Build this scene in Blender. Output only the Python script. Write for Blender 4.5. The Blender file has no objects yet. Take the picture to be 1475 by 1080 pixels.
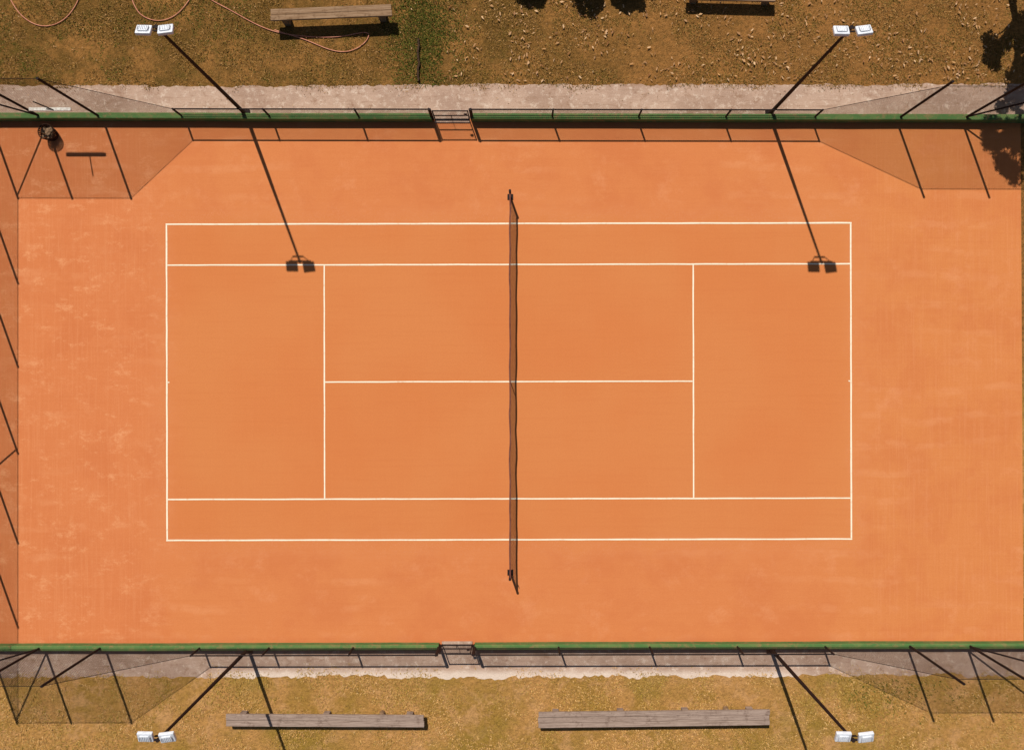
import bpy, bmesh, math, random
import numpy as np
from mathutils import Vector, Matrix, Quaternion
random.seed(7); rng=np.random.default_rng(7)
S=41.45
def gx(p): return (p-737.5)/S
def gy(p): return (540-p)/S
def G(px,py,z=0.0): return Vector((gx(px),gy(py),z))
scene=bpy.context.scene
# ---------------------------------------------------------------- node helper
class M:
    def __init__(s,name,rough=0.9,spec=0.2):
        s.m=bpy.data.materials.new(name); s.m.use_nodes=True
        s.t=s.m.node_tree; s.b=s.t.nodes['Principled BSDF']
        s.b.inputs['Roughness'].default_value=rough
        s.b.inputs['Specular IOR Level'].default_value=spec
        s.tc=s.t.nodes.new('ShaderNodeTexCoord'); s.P=s.tc.outputs['Object']
    def n(s,t): return s.t.nodes.new(t)
    def L(s,a,b): s.t.links.new(a,b)
    def setin(s,i,v):
        if isinstance(v,bpy.types.NodeSocket): s.L(v,i)
        else:
            if i.type=='RGBA' and len(v)==3: v=(*v,1)
            i.default_value=v
    def noise(s,scale,detail=4,rough=.55,dist=0,stretch=None,off=None):
        n=s.n('ShaderNodeTexNoise'); n.inputs['Scale'].default_value=scale
        n.inputs['Detail'].default_value=min(detail,5); n.inputs['Roughness'].default_value=rough
        n.inputs['Distortion'].default_value=dist
        src=s.P
        if stretch or off:
            mp=s.n('ShaderNodeMapping'); s.L(src,mp.inputs[0])
            if stretch: mp.inputs['Scale'].default_value=stretch
            if off: mp.inputs['Location'].default_value=off
            src=mp.outputs[0]
        s.L(src,n.inputs['Vector']); return n.outputs['Fac']
    def rng(s,v,a,b,c=0,d=1,smooth=True):
        n=s.n('ShaderNodeMapRange'); n.interpolation_type='SMOOTHSTEP' if smooth else 'LINEAR'
        s.setin(n.inputs[0],v)
        for i,x in zip((1,2,3,4),(a,b,c,d)): n.inputs[i].default_value=x
        return n.outputs[0]
    def mth(s,op,a,b=0.0,c=None):
        n=s.n('ShaderNodeMath'); n.operation=op
        s.setin(n.inputs[0],a); s.setin(n.inputs[1],b)
        if c is not None: s.setin(n.inputs[2],c)
        return n.outputs[0]
    def mul(s,*a):
        r=a[0]
        for b in a[1:]: r=s.mth('MULTIPLY',r,b)
        return r
    def mix(s,f,a,b,mode='MIX'):
        n=s.n('ShaderNodeMix'); n.data_type='RGBA'; n.blend_type=mode
        s.setin(n.inputs[0],f); s.setin(n.inputs[6],a); s.setin(n.inputs[7],b)
        return n.outputs[2]
    def sep(s):
        n=s.n('ShaderNodeSeparateXYZ'); s.L(s.P,n.inputs[0]); return n.outputs
    def island(s):
        return s.n('ShaderNodeNewGeometry').outputs['Random Per Island']
    def col(s,c): s.setin(s.b.inputs['Base Color'],c)
    def bump(s,h,strength=.4,dist=.02):
        n=s.n('ShaderNodeBump'); n.inputs['Strength'].default_value=strength
        n.inputs['Distance'].default_value=dist; s.L(h,n.inputs['Height'])
        s.L(n.outputs[0],s.b.inputs['Normal'])
def simple(name,c1,c2,scale=6,rough=.7,spec=.3,metal=0,bump=.2):
    m=M(name,rough,spec); m.b.inputs['Metallic'].default_value=metal
    f=m.noise(scale,4,.65); m.col(m.mix(m.rng(f,.35,.65),c1,c2)); m.bump(f,bump,.01); return m.m

# ---- clay
CX,CY=gx(733),gy(549.5)
def clay():
    m=M('clay',.95,.05); x,y,z=m.sep()
    ax=m.mth('ABSOLUTE',m.mth('SUBTRACT',x,CX)); ay=m.mth('ABSOLUTE',m.mth('SUBTRACT',y,CY))
    fine=m.noise(24,5,.85)
    mid=m.noise(1.2,5,.7)
    wob=m.mul(m.mth('SUBTRACT',mid,.5),1.4)
    outd=m.mth('ADD',m.mth('MAXIMUM',m.mth('SUBTRACT',ax,11.9),m.mth('SUBTRACT',ay,5.6)),wob)
    out=m.rng(outd,-.25,.6)
    left=m.rng(x,-10.8,-14); right=m.rng(x,9,14)
    lr=m.rng(m.mth('SUBTRACT',ax,11.9),-.2,1.2)
    big=m.noise(.22,3,.5)
    c=m.mix(m.rng(big,.35,.65),(.545,.177,.055),(.555,.195,.063))
    c=m.mix(m.mul(out,.6),c,(.575,.196,.070))
    c=m.mix(m.mul(right,.8),c,(.570,.205,.064))
    c=m.mix(m.mul(left,.7),c,(.56,.176,.065))
    b1=m.rng(m.noise(.4,5,.68,.2),.44,.64)
    c=m.mix(m.mul(b1,out,.38),c,(.49,.138,.048))
    b2=m.rng(m.noise(.7,5,.78,.15,off=(5,3,0)),.53,.74)
    c=m.mix(m.mul(b2,out,.40),c,(.66,.28,.13))
    b3=m.rng(m.noise(1.0,5,.82,0,stretch=(1,1.6,1),off=(15,3,0)),.51,.70)
    c=m.mix(m.mul(b3,m.mth('ADD',m.mul(left,.8),m.mul(out,.15)),.75),c,(.70,.32,.15))
    w=m.n('ShaderNodeTexWave'); w.wave_type='RINGS'; w.inputs['Scale'].default_value=.33
    w.inputs['Distortion'].default_value=5; w.inputs['Detail'].default_value=3; w.inputs['Detail Scale'].default_value=.5; w.inputs['Detail Roughness'].default_value=.6
    m.L(m.P,w.inputs[0])
    wm=m.mul(m.rng(w.outputs['Fac'],.7,1),m.rng(big,.45,.6),m.rng(mid,.4,.6))
    c=m.mix(m.mul(wm,out,.28),c,(.68,.30,.14))
    s2=m.rng(m.noise(1,5,.75,.0,stretch=(13,.35,1)),.46,.70)
    c=m.mix(m.mul(s2,m.mth('ADD',m.mul(lr,.85),.15),.34),c,(.64,.265,.115))
    s1=m.rng(m.noise(1,4,.7,.0,stretch=(.3,9,1)),.45,.75)
    c=m.mix(m.mul(s1,.20),c,(.47,.138,.043))
    near=m.mth('SUBTRACT',1,m.rng(m.mth('ABSOLUTE',m.mth('ADD',outd,-.12)),0,.6))
    c=m.mix(m.mul(near,m.rng(fine,.48,.66),.6),c,(.69,.31,.16))
    c=m.mix(m.rng(fine,.28,.72,0,.32),c,(.41,.110,.036))
    g2=m.noise(70,2,.8); c=m.mix(m.rng(g2,.55,.78,0,.25),c,(.66,.29,.13))
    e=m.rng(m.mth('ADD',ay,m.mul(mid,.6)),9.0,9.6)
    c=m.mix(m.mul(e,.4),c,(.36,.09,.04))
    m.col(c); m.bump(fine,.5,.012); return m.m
def ground_mat():
    m=M('ground_soil_grass',1,.02); x,y,z=m.sep()
    bot=m.rng(y,2,-2)
    n1=m.noise(.45,5,.7,.3); n2=m.noise(1.3,5,.75,.3,off=(4,7,0)); n3=m.noise(7,5,.8); n4=m.noise(.3,4,.6,off=(20,1,0))
    top=m.mix(m.rng(n1,.38,.62),(.16,.083,.019),(.36,.165,.045))
    top=m.mix(m.mul(m.rng(n2,.52,.66),.55),top,(.105,.078,.013))
    top=m.mix(m.mul(m.rng(x,-2,8),.6),top,(.36,.155,.045))
    bt=m.mix(m.rng(n1,.38,.62),(.54,.275,.088),(.38,.210,.045))
    bt=m.mix(m.mul(m.rng(n2,.48,.62),.75),bt,(.62,.33,.135))
    bt=m.mix(m.mul(m.rng(n4,.52,.64),.5),bt,(.29,.195,.028))
    c=m.mix(bot,top,bt)
    c=m.mix(m.mul(m.rng(n3,.38,.66),m.mth('SUBTRACT',.65,m.mul(bot,.25))),c,(.065,.036,.010))
    c=m.mix(m.rng(m.noise(26,4,.85),.52,.68,0,.6),c,(.56,.32,.13))
    m.col(c); m.bump(m.noise(14,5,.85),1,.07); return m.m
def path_mat():
    m=M('weathered_concrete',.95,.1); x,y,z=m.sep()
    n=m.noise(2.5,5,.8,.3)
    c=m.mix(m.rng(m.noise(.6,4,.6),.4,.62),(.46,.31,.23),(.37,.24,.175))
    c=m.mix(m.rng(n,.52,.68,0,.65),c,(.25,.135,.08))
    c=m.mix(m.rng(m.noise(4,5,.8,off=(3,3,3)),.5,.66,0,.8),c,(.62,.48,.38))
    c=m.mix(m.rng(m.noise(1,5,.8,stretch=(.6,7,1)),.5,.72,0,.5),c,(.22,.115,.065))
    ed=m.mth('ABSOLUTE',y)
    lite=m.mul(m.rng(m.mth('ADD',ed,m.mul(n,.3)),10.3,10.6),m.rng(y,0,-1),m.rng(m.mth('ABSOLUTE',x),11,9))
    c=m.mix(m.mul(lite,.75),c,(.72,.59,.49))
    dirt=m.mul(m.rng(m.mth('ADD',ed,m.mul(n,.5)),10.2,10.5),m.rng(y,-1,0),m.rng(m.noise(.5,3),.45,.6))
    c=m.mix(m.mul(dirt,.5),c,(.30,.15,.07))
    c=m.mix(m.rng(m.noise(40,4,.85),.5,.68,0,.5),c,(.13,.08,.05))
    m.col(c); m.bump(m.noise(18,5,.85),.7,.03); return m.m
def line_mat():
    m=M('court_line_paint',.8,.15)
    m.col(m.mix(m.rng(m.noise(6,5,.85),.50,.72,0,.55),(.76,.68,.52),(.56,.28,.13)))
    return m.m
def link_mat(name,cell,w,col,square=False):
    m=M(name,.7,.15); x,y,z=m.sep(); u=m.mth('ADD',x,y)
    if square: a,b=u,z
    else: a,b=m.mth('ADD',u,z),m.mth('SUBTRACT',u,z)
    fa=m.mth('LESS_THAN',m.mth('FRACT',m.mth('DIVIDE',m.mth('ADD',a,500),cell)),w)
    fb=m.mth('LESS_THAN',m.mth('FRACT',m.mth('DIVIDE',m.mth('ADD',b,500),cell)),w)
    al=m.mth('MAXIMUM',fa,fb); m.col(col); m.L(al,m.b.inputs['Alpha']); return m.m
def wall_mat():
    m=M('green_painted_wall',.8,.2)
    c=m.mix(m.rng(m.noise(1.5,5,.7),.4,.65),(.065,.145,.04),(.11,.17,.05))
    c=m.mix(m.rng(m.noise(5,5,.8,.3),.50,.66,0,.7),c,(.27,.15,.07))
    m.col(c); m.bump(m.noise(12,4,.8),.4,.02); return m.m
def wood_mat(name,a,b,d,seed=0):
    m=M(name,.9,.1)
    g=m.noise(1,5,.75,.3,stretch=(1.2,26,26),off=(seed,seed,0))
    c=m.mix(m.rng(g,.35,.65),a,b)
    c=m.mix(m.rng(m.noise(1,5,.8,0,stretch=(.9,40,40),off=(seed+3,0,0)),.52,.66,0,.85),c,d)
    c=m.mix(m.rng(m.noise(3,5,.8,off=(seed,2,0)),.5,.68,0,.6),c,d)
    isl=m.island(); c=m.mix(m.mul(isl,.35),c,d)
    m.col(c); m.bump(g,.7,.02); return m.m
def island_mat(name,cols,rough=.8,posn=None,trans=0):
    m=M(name,rough,.08); r=m.n('ShaderNodeValToRGB'); m.L(m.island(),r.inputs[0])
    e=r.color_ramp.elements
    while len(e)<len(cols): e.new(.5)
    for i,c in enumerate(cols): e[i].position=i/(len(cols)-1); e[i].color=(*c,1)
    c=r.outputs[0]
    if posn: c=m.mix(m.rng(m.noise(posn[0],4),.44,.62,0,posn[2]),c,posn[1])
    m.col(c); return m.m
mClay=clay(); mGround=ground_mat(); mPath=path_mat(); mLine=line_mat(); mWall=wall_mat()
mLink=link_mat('chain_link_wire',.075,.165,(.025,.014,.010))
mNet=link_mat('net_cord',.05,.36,(.045,.015,.010),True)
mBlack=simple('dark_painted_steel',(.010,.006,.006),(.018,.010,.009),8,.7,.15)
mLampW=simple('floodlight_housing_white',(.68,.70,.75),(.56,.58,.63),10,.45,.5)
mGlass=simple('floodlight_glass',(.12,.13,.15),(.2,.2,.22),5,.15,.6)
mBand=simple('net_headband',(.12,.035,.025),(.17,.06,.04),6,.8,.2)
mHose=simple('hose_rubber',(.60,.25,.15),(.48,.17,.10),6,.6,.3)
mBin=simple('wicker_brown',(.06,.028,.015),(.02,.011,.008),30,.9,.1)
mWhiteW=simple('white_painted_wood',(.80,.75,.68),(.6,.52,.44),12,.7,.2)
mBark=simple('bark',(.06,.035,.02),(.03,.018,.012),14,.95,.1,0,.8)
mWoodA=wood_mat('weathered_grey_timber',(.44,.33,.27),(.28,.20,.16),(.11,.065,.045),1)
mWoodB=wood_mat('brown_timber',(.38,.25,.155),(.24,.14,.075),(.09,.045,.02),9)
mGrassT=island_mat('grass_blades_dry',[(.11,.065,.012),(.34,.17,.05),(.17,.10,.018),(.50,.27,.10),(.08,.063,.010)],.9,(.9,(.13,.095,.014),.5))
mGrassB=island_mat('grass_blades_straw',[(.36,.20,.048),(.62,.36,.14),(.29,.19,.035),(.52,.28,.09),(.66,.42,.19)],.9,(.6,(.28,.195,.026),.5))
mGrassG=island_mat('weed_leaves',[(.045,.06,.010),(.10,.10,.016),(.07,.08,.010),(.16,.13,.025)],.8)
mLeaf=island_mat('fallen_leaves',[(.50,.28,.13),(.28,.13,.05),(.62,.40,.22),(.20,.08,.03),(.46,.25,.10)],.8)
mFol=island_mat('foliage',[(.035,.055,.012),(.06,.085,.018),(.045,.07,.012),(.09,.10,.025)],.7)
# ---------------------------------------------------------------- mesh helpers
def obj(name,bm,mats,parent=None,smooth=False):
    me=bpy.data.meshes.new(name); bm.normal_update(); bm.to_mesh(me); bm.free()
    for m in (mats if isinstance(mats,(list,tuple)) else [mats]): me.materials.append(m)
    if smooth:
        for p in me.polygons: p.use_smooth=True
    o=bpy.data.objects.new(name,me); scene.collection.objects.link(o)
    if parent: o.parent=parent
    return o
def empty(name,loc=(0,0,0)):
    o=bpy.data.objects.new(name,None); o.empty_display_size=.2; o.location=loc; scene.collection.objects.link(o); return o
def bar(bm,a,b,r,n=8,r2=None,mi=0):
    a=Vector(a); b=Vector(b); d=b-a; q=d.to_track_quat('Z','Y').to_matrix().to_4x4()
    res=bmesh.ops.create_cone(bm,cap_ends=True,segments=n,radius1=r,radius2=r if r2 is None else r2,depth=d.length,
        matrix=Matrix.Translation((a+b)/2)@q)
    for f in {f for v in res['verts'] for f in v.link_faces}: f.material_index=mi
def box(bm,c,s,rot=None,mi=0,bev=0):
    mt=Matrix.Translation(c)@(rot.to_4x4() if rot else Matrix.Identity(4))@Matrix.Diagonal((*s,1))
    res=bmesh.ops.create_cube(bm,size=1,matrix=mt); fs={f for v in res['verts'] for f in v.link_faces}
    for f in fs: f.material_index=mi
    if bev:
        es={e for v in res['verts'] for e in v.link_edges}
        r=bmesh.ops.bevel(bm,geom=list(es),offset=bev,segments=2,affect='EDGES',profile=.5)
        for f in r['faces']: f.material_index=mi
def quad(bm,pts,mi=0):
    f=bm.faces.new([bm.verts.new(p) for p in pts]); f.material_index=mi; return f
def mesh_np(name,verts,faces,mat,parent=None):
    me=bpy.data.meshes.new(name); nv=len(verts); nf,k=faces.shape
    me.vertices.add(nv); me.vertices.foreach_set('co',verts.astype(np.float32).ravel())
    me.loops.add(nf*k); me.loops.foreach_set('vertex_index',faces.astype(np.int32).ravel())
    me.polygons.add(nf); me.polygons.foreach_set('loop_start',np.arange(0,nf*k,k,dtype=np.int32))
    me.update(calc_edges=True); me.materials.append(mat)
    o=bpy.data.objects.new(name,me); scene.collection.objects.link(o)
    if parent: o.parent=parent
    return o
# ---------------------------------------------------------------- ground
bm=bmesh.new(); quad(bm,[(-600,-600,0),(600,-600,0),(600,600,0),(-600,600,0)]); obj('ground',bm,mGround)
def yN(x): return gy(172)-(x/36)*.06
def yS(x): return gy(928)+(x/36)*.09
XW,XE=gx(-15),gx(1484)
bm=bmesh.new()
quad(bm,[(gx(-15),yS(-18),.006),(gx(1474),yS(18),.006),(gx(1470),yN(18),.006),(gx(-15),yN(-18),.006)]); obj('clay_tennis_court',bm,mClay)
def ragged(name,yin,yout,amp,seed):
    bm=bmesh.new(); r=np.random.default_rng(seed); xs=np.arange(-30,30.01,.06)
    w=np.zeros_like(xs)
    for k,a in ((3,1),(1,.6),(.35,.6),(.12,.6)):
        t=np.arange(-30,32,k); w+=a*np.interp(xs,t,r.uniform(-1,1,len(t)))
    prev=None
    for i,x in enumerate(xs):
        a=bm.verts.new((x,yin(x),.003)); b=bm.verts.new((x,yout(x)+amp*w[i],.003))
        if prev: bm.faces.new((prev[0],a,b,prev[1]) if yout(0)>yin(0) else (prev[1],b,a,prev[0]))
        prev=(a,b)
    return obj(name,bm,mPath)
ragged('concrete_path',lambda x:yN(x),lambda x:gy(122+max(0,-x)*.15),.045,2)
ragged('concrete_path',lambda x:yS(x),lambda x:gy(974),.085,3)
# ---------------------------------------------------------------- court lines
bm=bmesh.new()
HL,HW,SW,SV=11.885,5.485,4.065,6.41; th=math.radians(.12); z=.011
def jl(a,b,w):
    a=Vector(a);b=Vector(b);d=(b-a).normalized();n=Vector((-d.y,d.x)); L=(b-a).length; N=max(2,int(L/.5)); pr=None
    for i in range(N+1):
        p=a.lerp(b,i/N)+n*random.uniform(-.004,.004); ww=w/2*random.uniform(.88,1.08)
        q=[]
        for s in(-1,1):
            v=p+n*s*ww; q.append(bm.verts.new((CX+v.x*math.cos(th)-v.y*math.sin(th),CY+v.x*math.sin(th)+v.y*math.cos(th),z)))
        if pr: bm.faces.new((pr[0],q[0],q[1],pr[1]))
        pr=q
e=.03
jl((-HL-e,HW),(HL+e,HW),.052); jl((-HL-e,-HW),(HL+e,-HW),.052)
for s in(-1,1): jl((s*HL,-HW+e),(s*HL,HW-e),.054)
for s in(-1,1): jl((-HL+e,s*SW),(HL-e,s*SW),.048)
for s in(-1,1): jl((s*SV,-SW+e),(s*SV,SW-e),.048)
jl((-SV+e,0),(SV-e,0),.047)
for s in(-1,1): jl((s*(HL-.06-e),0),(s*(HL-e),0),.04)
obj('court_lines',bm,mLine)
# ---------------------------------------------------------------- net
net=empty('tennis_net'); nx=gx(735)
yT,yB=gy(284),gy(824)
def ntop(t): 
    u=abs(t-.5)*2; return .93+.13*u
bm=bmesh.new()
N=40; pr=None; sag=[math.sin(i*1.3)*.012+random.uniform(-.008,.008) for i in range(N+1)]
P=[]
for i in range(N+1):
    t=i/N; y=yT+(yB-yT)*t; x=nx+sag[i]; P.append((x,y,ntop(t)))
    q=(bm.verts.new((nx+sag[i]*2,y,.03)),bm.verts.new((x,y,ntop(t)-.04)))
    if pr: bm.faces.new((pr[0],q[0],q[1],pr[1]))
    pr=q
obj('mesh',bm,mNet,net)
bm=bmesh.new()
for i in range(N):
    a,b=P[i],P[i+1]
    quad(bm,[(a[0]-.026,a[1],a[2]-.06),(b[0]-.026,b[1],b[2]-.06),(b[0]-.020,b[1],b[2]),(a[0]-.020,a[1],a[2])])
    quad(bm,[(a[0]+.026,a[1],a[2]-.06),(b[0]+.026,b[1],b[2]-.06),(b[0]+.020,b[1],b[2]),(a[0]+.020,a[1],a[2])])
    quad(bm,[(a[0]-.020,a[1],a[2]),(b[0]-.020,b[1],b[2]),(b[0]+.020,b[1],b[2]),(a[0]+.020,a[1],a[2])])
obj('headband',bm,mBand,net)
bm=bmesh.new()
for y in(yT,yB):
    bar(bm,(nx,y,0),(nx,y,1.1),.04,12); bar(bm,(nx,y,1.1),(nx,y,1.14),.045,12)
    box(bm,(nx,y,.02),(.2,.2,.02),bev=.005)
bar(bm,(nx+.05,yB+.02,.8),(nx+.11,yB+.02,.8),.012); bar(bm,(nx+.11,yB+.02,.72),(nx+.11,yB+.02,.9),.01)
obj('posts',bm,mBlack,net)
bm=bmesh.new(); box(bm,(nx+.0,CY,.47),(.012,.05,.9)); obj('centre_strap',bm,mBand,net)
# ---------------------------------------------------------------- walls
def wall(name,segs,yf,h,w=.11):
    bm=bmesh.new()
    for a,b in segs:
        n=max(1,int((b-a)/1.5))
        rings=[]
        for i in range(n+1):
            x=a+(b-a)*i/n; y=yf(x); j=random.uniform(-.008,.008)
            rings.append([bm.verts.new(p) for p in((x,y-w+j,0),(x,y-w+j,h-.015),(x,y-w+.02+j,h),(x,y+w-.02+j,h),(x,y+w+j,h-.015),(x,y+w+j,0))])
        for r,s in zip(rings,rings[1:]):
            for k in range(5): bm.faces.new((r[k],s[k],s[k+1],r[k+1]))
        bm.faces.new(rings[0]); bm.faces.new(rings[-1][::-1])
    return obj(name,bm,mWall)
gN=(gx(624),gx(679)); gS=(gx(634),gx(683))
wall('low_green_wall',[(XW-.1,gN[0]-.03),(gN[1]+.03,XE+.1)],yN,.38,.10)
wall('low_green_wall',[(XW-.1,gS[0]-.03),(gS[1]+.03,XE+.1)],yS,.33,.09)
bm=bmesh.new()
for xx in (XW,):
    box(bm,(xx,(yN(xx)+yS(xx))/2,.13),(.22,yN(xx)-yS(xx)-.26,.26),bev=.015)
obj('low_green_wall',bm,mWall)
# ---------------------------------------------------------------- fences
def fence_ns(name,yf,low,tallL,tallR,hL,hR,gate,inward):
    root=empty(name); hl=1.2
    bm=bmesh.new(); bw=bmesh.new()
    def V(x,z): return (x,yf(x),z)
    for x in low: bar(bm,V(x,.0),V(x,hl),.034)
    for x in tallL: bar(bm,V(x,0),V(x,hL),.042)
    for x in tallR: bar(bm,V(x,0),V(x,hR),.042)
    pts=[(x,hL-.03) for x in tallL]+[(x,hl-.02) for x in low]+[(x,(hR-.45)) for x in tallR]
    for (a,ha),(b,hb) in zip(pts,pts[1:]):
        if gate and abs(a-gate[0])<.05 and abs(b-gate[1])<.05: continue
        quad(bw,[V(a,.3),V(b,.3),V(b,hb),V(a,ha)])
        r=.024 if ha<2 and hb<2 else .009
        bar(bm,V(a,ha),V(b,hb),r,6)
    for x,y in zip(low,low[1:]):
        if gate and abs(x-gate[0])<.05: continue
        bar(bm,V(x,.45),V(y,.45),.012,6)
    bar(bm,V(tallL[-2],.4),V(tallL[-3],hL-.15),.03)
    bar(bm,V(tallR[1],.4),V(tallR[2],hR-.15),.03)
    obj('posts_and_rails',bm,mBlack,root); obj('wire_mesh',bw,mLink,root)
    gt=empty('pedestrian_gate'); b2=bmesh.new(); a,b=gate
    ya=yf(a)+inward*.03
    for x in(a+.07,b-.07): bar(b2,(x,ya,.05),(x,ya,1.12),.022)
    for zz in(.10,.55,1.1): bar(b2,(a+.07,ya,zz),(b-.07,ya,zz),.02)
    bar(b2,((a+b)/2,ya,.10),((a+b)/2,ya,.55),.012)
    box(b2,(b-.16,ya+.03*inward,.8),(.10,.04,.10),bev=.01)
    for x in(a-.04,b+.04): bar(b2,(x,yf(x),0),(x,yf(x),1.22),.04)
    obj('frame',b2,mBlack,gt)
    b3=bmesh.new(); quad(b3,[(a+.07,ya,.10),(b-.07,ya,.10),(b-.07,ya,1.1),(a+.07,ya,1.1)]); obj('wire_mesh',b3,mLink,gt)
    b4=bmesh.new(); box(b4,((a+b)/2,yf((a+b)/2),.03),(b-a-.12,.26,.06),bev=.01); obj('threshold',b4,mPath,gt)
X=gx
fence_ns('chain_link_fence',yN,[X(v) for v in(267,392,519,624,679,795,918,1042,1169)],[X(v) for v in(-15,63,148)],[X(v) for v in(1291,1385,1484)],4.35,4.2,(gN[0],gN[1]),-1)
fence_ns('chain_link_fence',yS,[X(v) for v in(292,391,511,634,683,804,934,1059,1184)],[X(v) for v in(-15,63,150)],[X(v) for v in(1305,1391,1484)],4.2,4.2,(gS[0],gS[1]),1)
def fence_ew(name,x,ys,h,braces):
    root=empty(name); bm=bmesh.new(); bw=bmesh.new()
    for y in ys[1:-1]: bar(bm,(x,y,0),(x,y,h),.04)
    for a,b in zip(ys,ys[1:]):
        quad(bw,[(x,a,.26),(x,b,.26),(x,b,h-.05),(x,a,h-.05)])
    for i,j,za,zb in braces: bar(bm,(x,ys[i],za),(x,ys[j],zb),.028)
    bar(bm,(x,ys[0],h-.04),(x,ys[-1],h-.04),.012,6)
    obj('posts_and_rails',bm,mBlack,root); obj('wire_mesh',bw,mLink,root)
ysW=[yN(-18)]+[gy(v) for v in(293,413,538,667,788)]+[yS(-18)]
fence_ew('chain_link_fence',XW,ysW,4.35,[(4,3,.4,4.1)])
fence_ew('chain_link_fence',XE,[yN(18)]+[gy(v) for v in(293,413,538,667,788)]+[yS(18)],4.2,[(6,5,4,.4)])
# ---------------------------------------------------------------- floodlight poles
def lamp(px,py,toward,lean=(0,0)):
    root=empty('floodlight_pole',(gx(px),gy(py),0)); H=8.0
    bm=bmesh.new(); lx,ly=lean
    bar(bm,(0,0,0),(lx*.5,ly*.5,4),.066,12,.056); bar(bm,(lx*.5,ly*.5,4),(lx,ly,H),.052,12,.040)
    box(bm,(0,0,.03),(.3,.3,.03),bev=.008)
    bar(bm,(lx,ly,H-.05),(lx,ly-toward*.0,H+.03),.055,12)
    box(bm,(lx,ly,H-.02),(.78,.05,.05),bev=.006)
    box(bm,(lx,ly,H-.28),(.36,.04,.04))
    for s in(-1,1):
        bar(bm,(lx+s*.18,ly,H-.28),(lx+s*.32,ly,H-.03),.014,6)
        bar(bm,(lx+s*.13,ly,H-.02),(lx+s*.13,ly+toward*.12,H+.06),.012,6)
        bar(bm,(lx+s*.47,ly,H-.02),(lx+s*.47,ly+toward*.12,H+.06),.012,6)
    obj('pole',bm,mBlack,root,False)
    for s in(-1,1):
        b=bmesh.new()
        rot=Matrix.Rotation(math.radians(s*4+3),3,'Z')@Matrix.Rotation(math.radians(28*toward),3,'X')
        c=Vector((lx+s*.29,ly+toward*.12,H+.07+(.03 if s>0 else 0)))
        box(b,c,(.40,.30,.10),rot,0,.02)
        box(b,c+rot@Vector((0,0,.065)),(.24,.19,.05),rot,0,.012)
        for k in range(-3,4): box(b,c+rot@Vector((k*.045,0,.085)),(.008,.15,.05),rot,0)
        box(b,c+rot@Vector((0,0,-.055)),(.35,.25,.012),rot,1)
        obj('floodlight_head',b,[mLampW,mGlass],root)
lamp(354,165,-1,(.05,.02)); lamp(1108,165,-1,(-.02,0))
lamp(358,934,1,(.0,0)); lamp(1110,934,1,(-.02,0))
# ---------------------------------------------------------------- benches
def bench(pxa,pya,pxb,pyb,depth,h,mat,planks,legs,name='timber_bench',k=0):
    sc=32/(32-h)
    a=Vector((.3+(gx(pxa)-.3)/sc,gy(pya)/sc)); b=Vector((.3+(gx(pxb)-.3)/sc,gy(pyb)/sc))
    c=(a+b)/2; L=(b-a).length; ang=math.atan2((b-a).y,(b-a).x)
    root=empty(name,(c.x,c.y,0)); root.rotation_euler[2]=ang
    bm=bmesh.new(); w=depth/planks; y=-depth/2
    for i in range(planks):
        wi=w-.008
        dz=random.uniform(-.006,.006); d=random.uniform(-.04,.04)
        box(bm,(d,y+w/2,h-.05+dz),(L+random.uniform(-.05,0),wi,.10),Matrix.Rotation(random.uniform(-.0015,.0015),3,'Z'),0,.012); y+=w
    obj('seat',bm,mat,root)
    bm=bmesh.new()
    for t in legs:
        box(bm,((t-.5)*L,0.02,(h-.11)/2),(.22,depth*.85,h-.11),None,0,.015)
    obj('supports',bm,mat,root); return root
bench(325,1037,612,1038.5,.42,.42,mWoodA,2,(.08,.5,.92))
bench(774,1037,1109,1033,.54,.42,mWoodA,3,(.08,.36,.64,.92))
bench(390,21.5,565,14.5,.40,.68,mWoodB,2,(.1,.9))
bench(988,-8,1119,-5,.36,.50,mWoodB,2,(.1,.9))
for p in((551,1026),(1045,1020)):
    bm=bmesh.new(); bar(bm,G(*p),G(p[0],p[1],.22),.1,10,.085); bar(bm,G(*p,.22),G(p[0]+1,p[1],.25),.085,10,.06)
    obj('wood_stump',bm,mWoodB)
# ---------------------------------------------------------------- hose
def hose(pts,name='garden_hose'):
    cu=bpy.data.curves.new(name,'CURVE'); cu.dimensions='3D'; cu.bevel_depth=.016; cu.bevel_resolution=3
    sp=cu.splines.new('NURBS'); sp.points.add(len(pts)-1); sp.use_endpoint_u=True; sp.order_u=4; sp.resolution_u=10
    for p,q in zip(sp.points,pts): p.co=(*G(q[0],q[1],.04),1)
    cu.materials.append(mHose); o=bpy.data.objects.new(name,cu); scene.collection.objects.link(o)
hose([(-30,-60),(0,-30),(14,-4),(25,18),(45,35),(68,41),(92,32),(108,14),(118,-8),(125,-40)])
hose([(170,-60),(186,-15),(193,10),(205,26),(232,34),(258,22),(274,0),(290,-25),(292,-10),(303,1),(330,14),(362,33),(395,48),(440,54),(490,56),(528,45),(534,52),(522,68),(498,78),(470,72),(438,56),(412,50),(396,44)])
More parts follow.
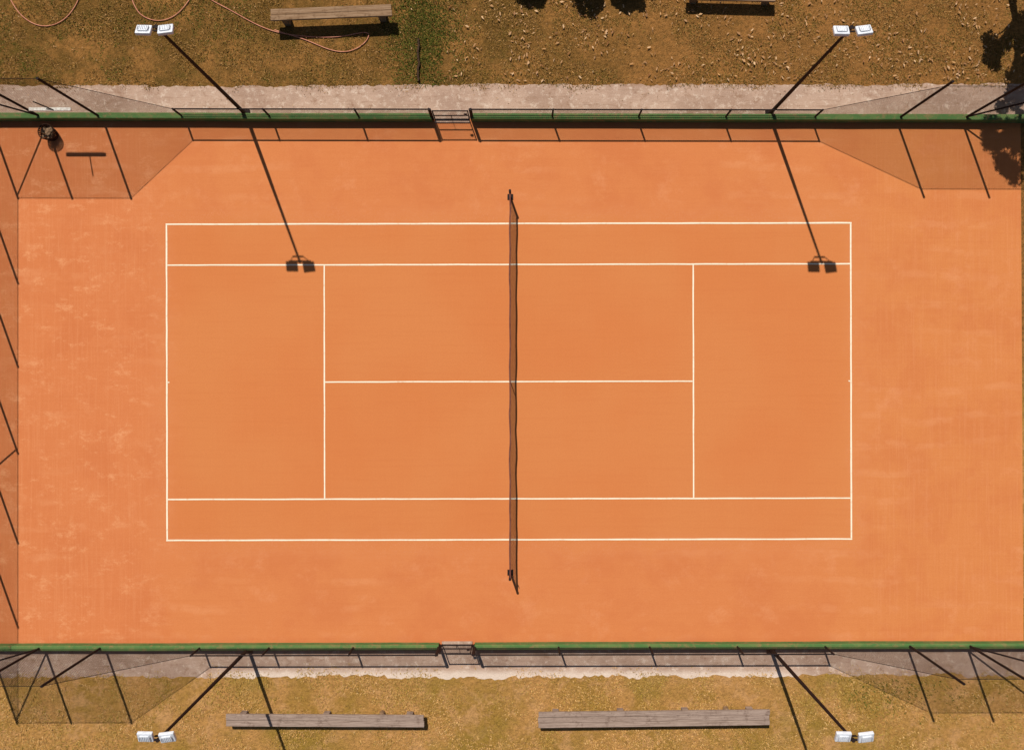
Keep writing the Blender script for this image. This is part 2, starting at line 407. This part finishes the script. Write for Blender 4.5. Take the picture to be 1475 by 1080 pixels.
# ---------------------------------------------------------------- corner things
b=empty('waste_basket',(gx(76),gy(195),0)); bm=bmesh.new()
R=[(.19,0),(.22,.16),(.24,.32),(.26,.48)]
for i in range(24):
    for (r1,z1),(r2,z2) in zip(R,R[1:]):
        a1,a2=i/24*math.tau,(i+.72)/24*math.tau
        quad(bm,[(r1*math.cos(a1),r1*math.sin(a1),z1),(r1*math.cos(a2),r1*math.sin(a2),z1),(r2*math.cos(a2),r2*math.sin(a2),z2),(r2*math.cos(a1),r2*math.sin(a1),z2)])
for r,z0 in R:
    for i in range(24):
        a1,a2=i/24*math.tau,(i+1)/24*math.tau
        bar(bm,(r*math.cos(a1),r*math.sin(a1),z0+.01),(r*math.cos(a2),r*math.sin(a2),z0+.01),.016,6)
obj('body',bm,mBin,b)
bm=bmesh.new(); 
for i in range(30):
    a=random.uniform(0,6.3); r=random.uniform(0,.17); q=Matrix.Rotation(random.uniform(0,3),3,'Z')@Matrix.Rotation(random.uniform(-.7,.7),3,'X')
    box(bm,(r*math.cos(a),r*math.sin(a),.35+random.uniform(-.05,.08)),(.12,.09,.02),q)
obj('rubbish',bm,mWoodB,b)
r=empty('court_rake',(gx(108),gy(178),0)); bm=bmesh.new()
box(bm,(0,0,1.7),(1.38,.11,.06),None,0,.01)
for i in range(26): bar(bm,(-.64+i*.051,0,1.675),(-.64+i*.051,0,1.55),.012,5)
obj('head',bm,mWhiteW,r)
bm=bmesh.new(); bar(bm,(.12,-.03,1.72),(.0,-.06,2.75),.02); bar(bm,(.12,-.03,1.72),(-.1,0,1.74),.015); obj('handle',bm,mBlack,r)
bm=bmesh.new(); pr=None
for i in range(16):
    y=58+i*4; x=603+math.sin(i*.9)*.9+random.uniform(-.6,.6); p=G(x,y)
    if pr is not None: box(bm,((p.x+pr.x)/2,(p.y+pr.y)/2,.06),(.06,abs(p.y-pr.y)+.02,.13+random.uniform(0,.03)),Matrix.Rotation(random.uniform(-.2,.2),3,'Z'))
    pr=p
obj('garden_edging',bm,mBark)
# ---------------------------------------------------------------- vegetation
def vnoise(x,y,s,seed):
    r=np.random.default_rng(seed); g=r.random((128,128)); X=(x/s)%127; Y=(y/s)%127
    i=X.astype(int); j=Y.astype(int); fx=X-i; fy=Y-j; fx=fx*fx*(3-2*fx); fy=fy*fy*(3-2*fy)
    return g[i,j]*(1-fx)*(1-fy)+g[(i+1),j]*fx*(1-fy)+g[i,(j+1)]*(1-fx)*fy+g[i+1,j+1]*fx*fy
def blades(name,x0,x1,y0,y1,n,mat,size=(.05,.11),seed=1,thr=.35,keep=None,wid=.012):
    r=np.random.default_rng(seed); x=r.uniform(x0,x1,n); y=r.uniform(y0,y1,n)
    v=.6*vnoise(x+50,y+50,.9,seed)+.4*vnoise(x+50,y+50,.25,seed+1); k=v+r.uniform(-.1,.1,n)>thr
    if keep is not None: k&=keep(x,y,r)
    x,y=x[k],y[k]; n=len(x); a=r.uniform(0,math.tau,n); L=r.uniform(*size,n); t=r.uniform(.3,1.3,n)
    dx=np.cos(a)*L*np.sin(t); dy=np.sin(a)*L*np.sin(t); dz=L*np.cos(t); w=r.uniform(.6,1.4,n)*wid
    px=-np.sin(a)*w; py=np.cos(a)*w
    V=np.stack([np.stack([x-px,y-py,0*x],1),np.stack([x+px,y+py,0*x],1),np.stack([x+dx,y+dy,dz],1)],1).reshape(-1,3)
    return mesh_np(name,V,np.arange(3*n).reshape(-1,3),mat)
yt=gy(122); yb=gy(975)
def edgeT(x,y,r): return y>yt-.03+.08*np.sin(x*2.1)-r.exponential(.06,len(x))
def edgeB(x,y,r): return y<yb+.02+.08*np.sin(x*1.7)+r.exponential(.12,len(x))
blades('grass',-21,21,yt-.5,15,130000,mGrassT,seed=3,keep=edgeT,thr=.46)
blades('grass',-21,21,-15,yb+.5,110000,mGrassB,seed=5,keep=edgeB,thr=.48)
def nearx(cx,cy,sx,sy): return lambda x,y,r: r.random(len(x))<np.exp(-((x-cx)/sx)**2-((y-cy)/sy)**2)
blades('weeds',gx(540),gx(690),yt-.05,14,22000,mGrassG,(.05,.12),9,.3,nearx(gx(612),gy(50),.9,1.6),.016)
blades('weeds',-18,-8,yt,14,14000,mGrassG,(.04,.09),19,.6,None,.013)
blades('weeds',gx(1195),gx(1475),-14,yb,7000,mGrassG,(.05,.1),29,.45,nearx(gx(1260),gy(1000),2.2,.6),.016)
def leaves(name,x0,x1,y0,y1,n,seed,thr,z=.05,size=(.03,.065)):
    r=np.random.default_rng(seed); x=r.uniform(x0,x1,n); y=r.uniform(y0,y1,n)
    k=vnoise(x+60,y+60,1.1,seed)+r.uniform(-.3,.3,n)>thr; x,y=x[k],y[k]; n=len(x)
    a=r.uniform(0,math.tau,n); L=size[0]+(size[1]-size[0])*r.random(n)**1.6; W=L*r.uniform(.2,.5,n); zz=z+r.uniform(0,.03,n)
    c,s=np.cos(a),np.sin(a); t1=r.uniform(-.05,.05,n); t2=r.uniform(.0,.045,n); q=r.uniform(-.5,.5,n)
    V=np.stack([np.stack([x-c*L,y-s*L,zz],1),np.stack([x+s*W+c*L*q,y-c*W+s*L*q,zz+t2],1),np.stack([x+c*L,y+s*L,zz+t1],1),np.stack([x-s*W-c*L*q,y+c*W-s*L*q,zz+t2],1)],1).reshape(-1,3)
    return mesh_np(name,V,np.arange(4*n).reshape(-1,4),mLeaf)
leaves('fallen_leaves',gx(640),gx(1475)+1,gy(118),14,2800,41,.46,size=(.022,.09))
leaves('fallen_leaves',-18,gx(640),gy(118),14,500,42,.6,size=(.02,.045))
leaves('fallen_leaves',-18,18,gy(160),gy(124),120,43,.5,z=.012,size=(.02,.035))
leaves('fallen_leaves',-18,18,-13.5,gy(985),350,44,.6,size=(.02,.035))
def leafcloud(name,clumps,n,size,mat,parent,seed):
    r=np.random.default_rng(seed); C=np.array([c[:3] for c in clumps]); R=np.array([c[3] for c in clumps])
    idx=r.integers(0,len(C),n); d=r.normal(size=(n,3)); d/=np.linalg.norm(d,axis=1)[:,None]
    p=C[idx]+d*(R[idx]*r.uniform(.1,1,n)**.5)[:,None]*np.array([1,1,.8])
    u=r.normal(size=(n,3)); u/=np.linalg.norm(u,axis=1)[:,None]; w=np.cross(u,r.normal(size=(n,3))); w/=np.linalg.norm(w,axis=1)[:,None]
    L=r.uniform(size*.6,size*1.3,n)[:,None]; V=np.stack([p-u*L,p-w*L*.5,p+u*L,p+w*L*.5],1).reshape(-1,3)
    return mesh_np(name,V,np.arange(4*n).reshape(-1,4),mat,parent)
for i,(px,py,h,rad) in enumerate(((762,-20,1.15,.55),(840,-14,1.15,.42),(900,-16,1.2,.5))):
    root=empty('shrub',(gx(px),gy(py),0)); cl=[]; bm=bmesh.new()
    for k in range(16):
        a=random.uniform(0,6.28); rr=random.uniform(.1,rad); zz=random.uniform(.4,h)
        c=(rr*math.cos(a),rr*math.sin(a)*.7,zz); cl.append((*c,random.uniform(.16,.26)))
        bar(bm,(0,0,0),c,.018,5,.006)
    obj('stems',bm,mBark,root); leafcloud('foliage',cl,3600,.06,mFol,root,50+i)
# leaning tree behind the north-east corner
random.seed(11)
bx,by=gx(1440),gy(-74)
root=empty('tree',(bx,by,0)); bm=bmesh.new(); cl=[]
def L_(px,py,h): return Vector((gx(px)-bx,gy(py)-by,h))
tr=[Vector((0,0,0)),L_(1438,-68,1.6),L_(1432,-58,3.2),L_(1420,-40,4.8),L_(1404,-14,6.4),L_(1392,4,7.6)]
for k in range(5): bar(bm,tr[k],tr[k+1],.17-.024*k,10,.17-.024*(k+1))
for (px,py,h,rad,n,src) in ((1426,-36,4.1,1.15,30,2),(1412,-14,5.9,.75,8,3),(1388,10,7.7,.95,22,5),(1425,-14,7.2,.8,8,4)):
    c0=L_(px,py,h)
    for k in range(n):
        a=random.uniform(0,6.28); rr=rad*random.uniform(.02,1)**.6
        c=c0+Vector((rr*math.cos(a),rr*math.sin(a),random.uniform(-.45,.45)))
        mid=tr[src].lerp(c,.5)+Vector((0,0,.12)); bar(bm,tr[src],mid,.04,6,.025); bar(bm,mid,c,.025,5,.008)
        cl.append((*c,random.uniform(.2,.36)))
obj('trunk_and_limbs',bm,mBark,root); leafcloud('crown',cl,21000,.07,mFol,root,5)
# ---------------------------------------------------------------- light, sky, camera
D=Vector((-.336,.942,0)).normalized(); el=math.radians(55.7)
sd=Vector((D.x*math.cos(el),D.y*math.cos(el),math.sin(el)))
s=bpy.data.lights.new('sun','SUN'); s.energy=5; s.angle=math.radians(.4); s.color=(1,.955,.87)
so=bpy.data.objects.new('sun',s); so.rotation_euler=sd.to_track_quat('Z','Y').to_euler(); so.location=(0,0,30); scene.collection.objects.link(so)
w=bpy.data.worlds.new('World'); scene.world=w; w.use_nodes=True; nt=w.node_tree
sk=nt.nodes.new('ShaderNodeTexSky'); sk.sky_type='NISHITA'; sk.sun_disc=False; sk.sun_elevation=el; sk.sun_rotation=math.atan2(sd.x,sd.y)
nt.links.new(sk.outputs[0],nt.nodes['Background'].inputs[0]); nt.nodes['Background'].inputs[1].default_value=.05
cam=bpy.data.cameras.new('camera'); co=bpy.data.objects.new('camera',cam); scene.collection.objects.link(co)
co.location=(.3,0,32); cam.sensor_width=36; cam.lens=36*32/(1475/S); cam.shift_x=-12.5/1475; cam.clip_end=2000
scene.camera=co
scene.view_settings.view_transform='Standard'; scene.view_settings.look='None'; scene.view_settings.exposure=0
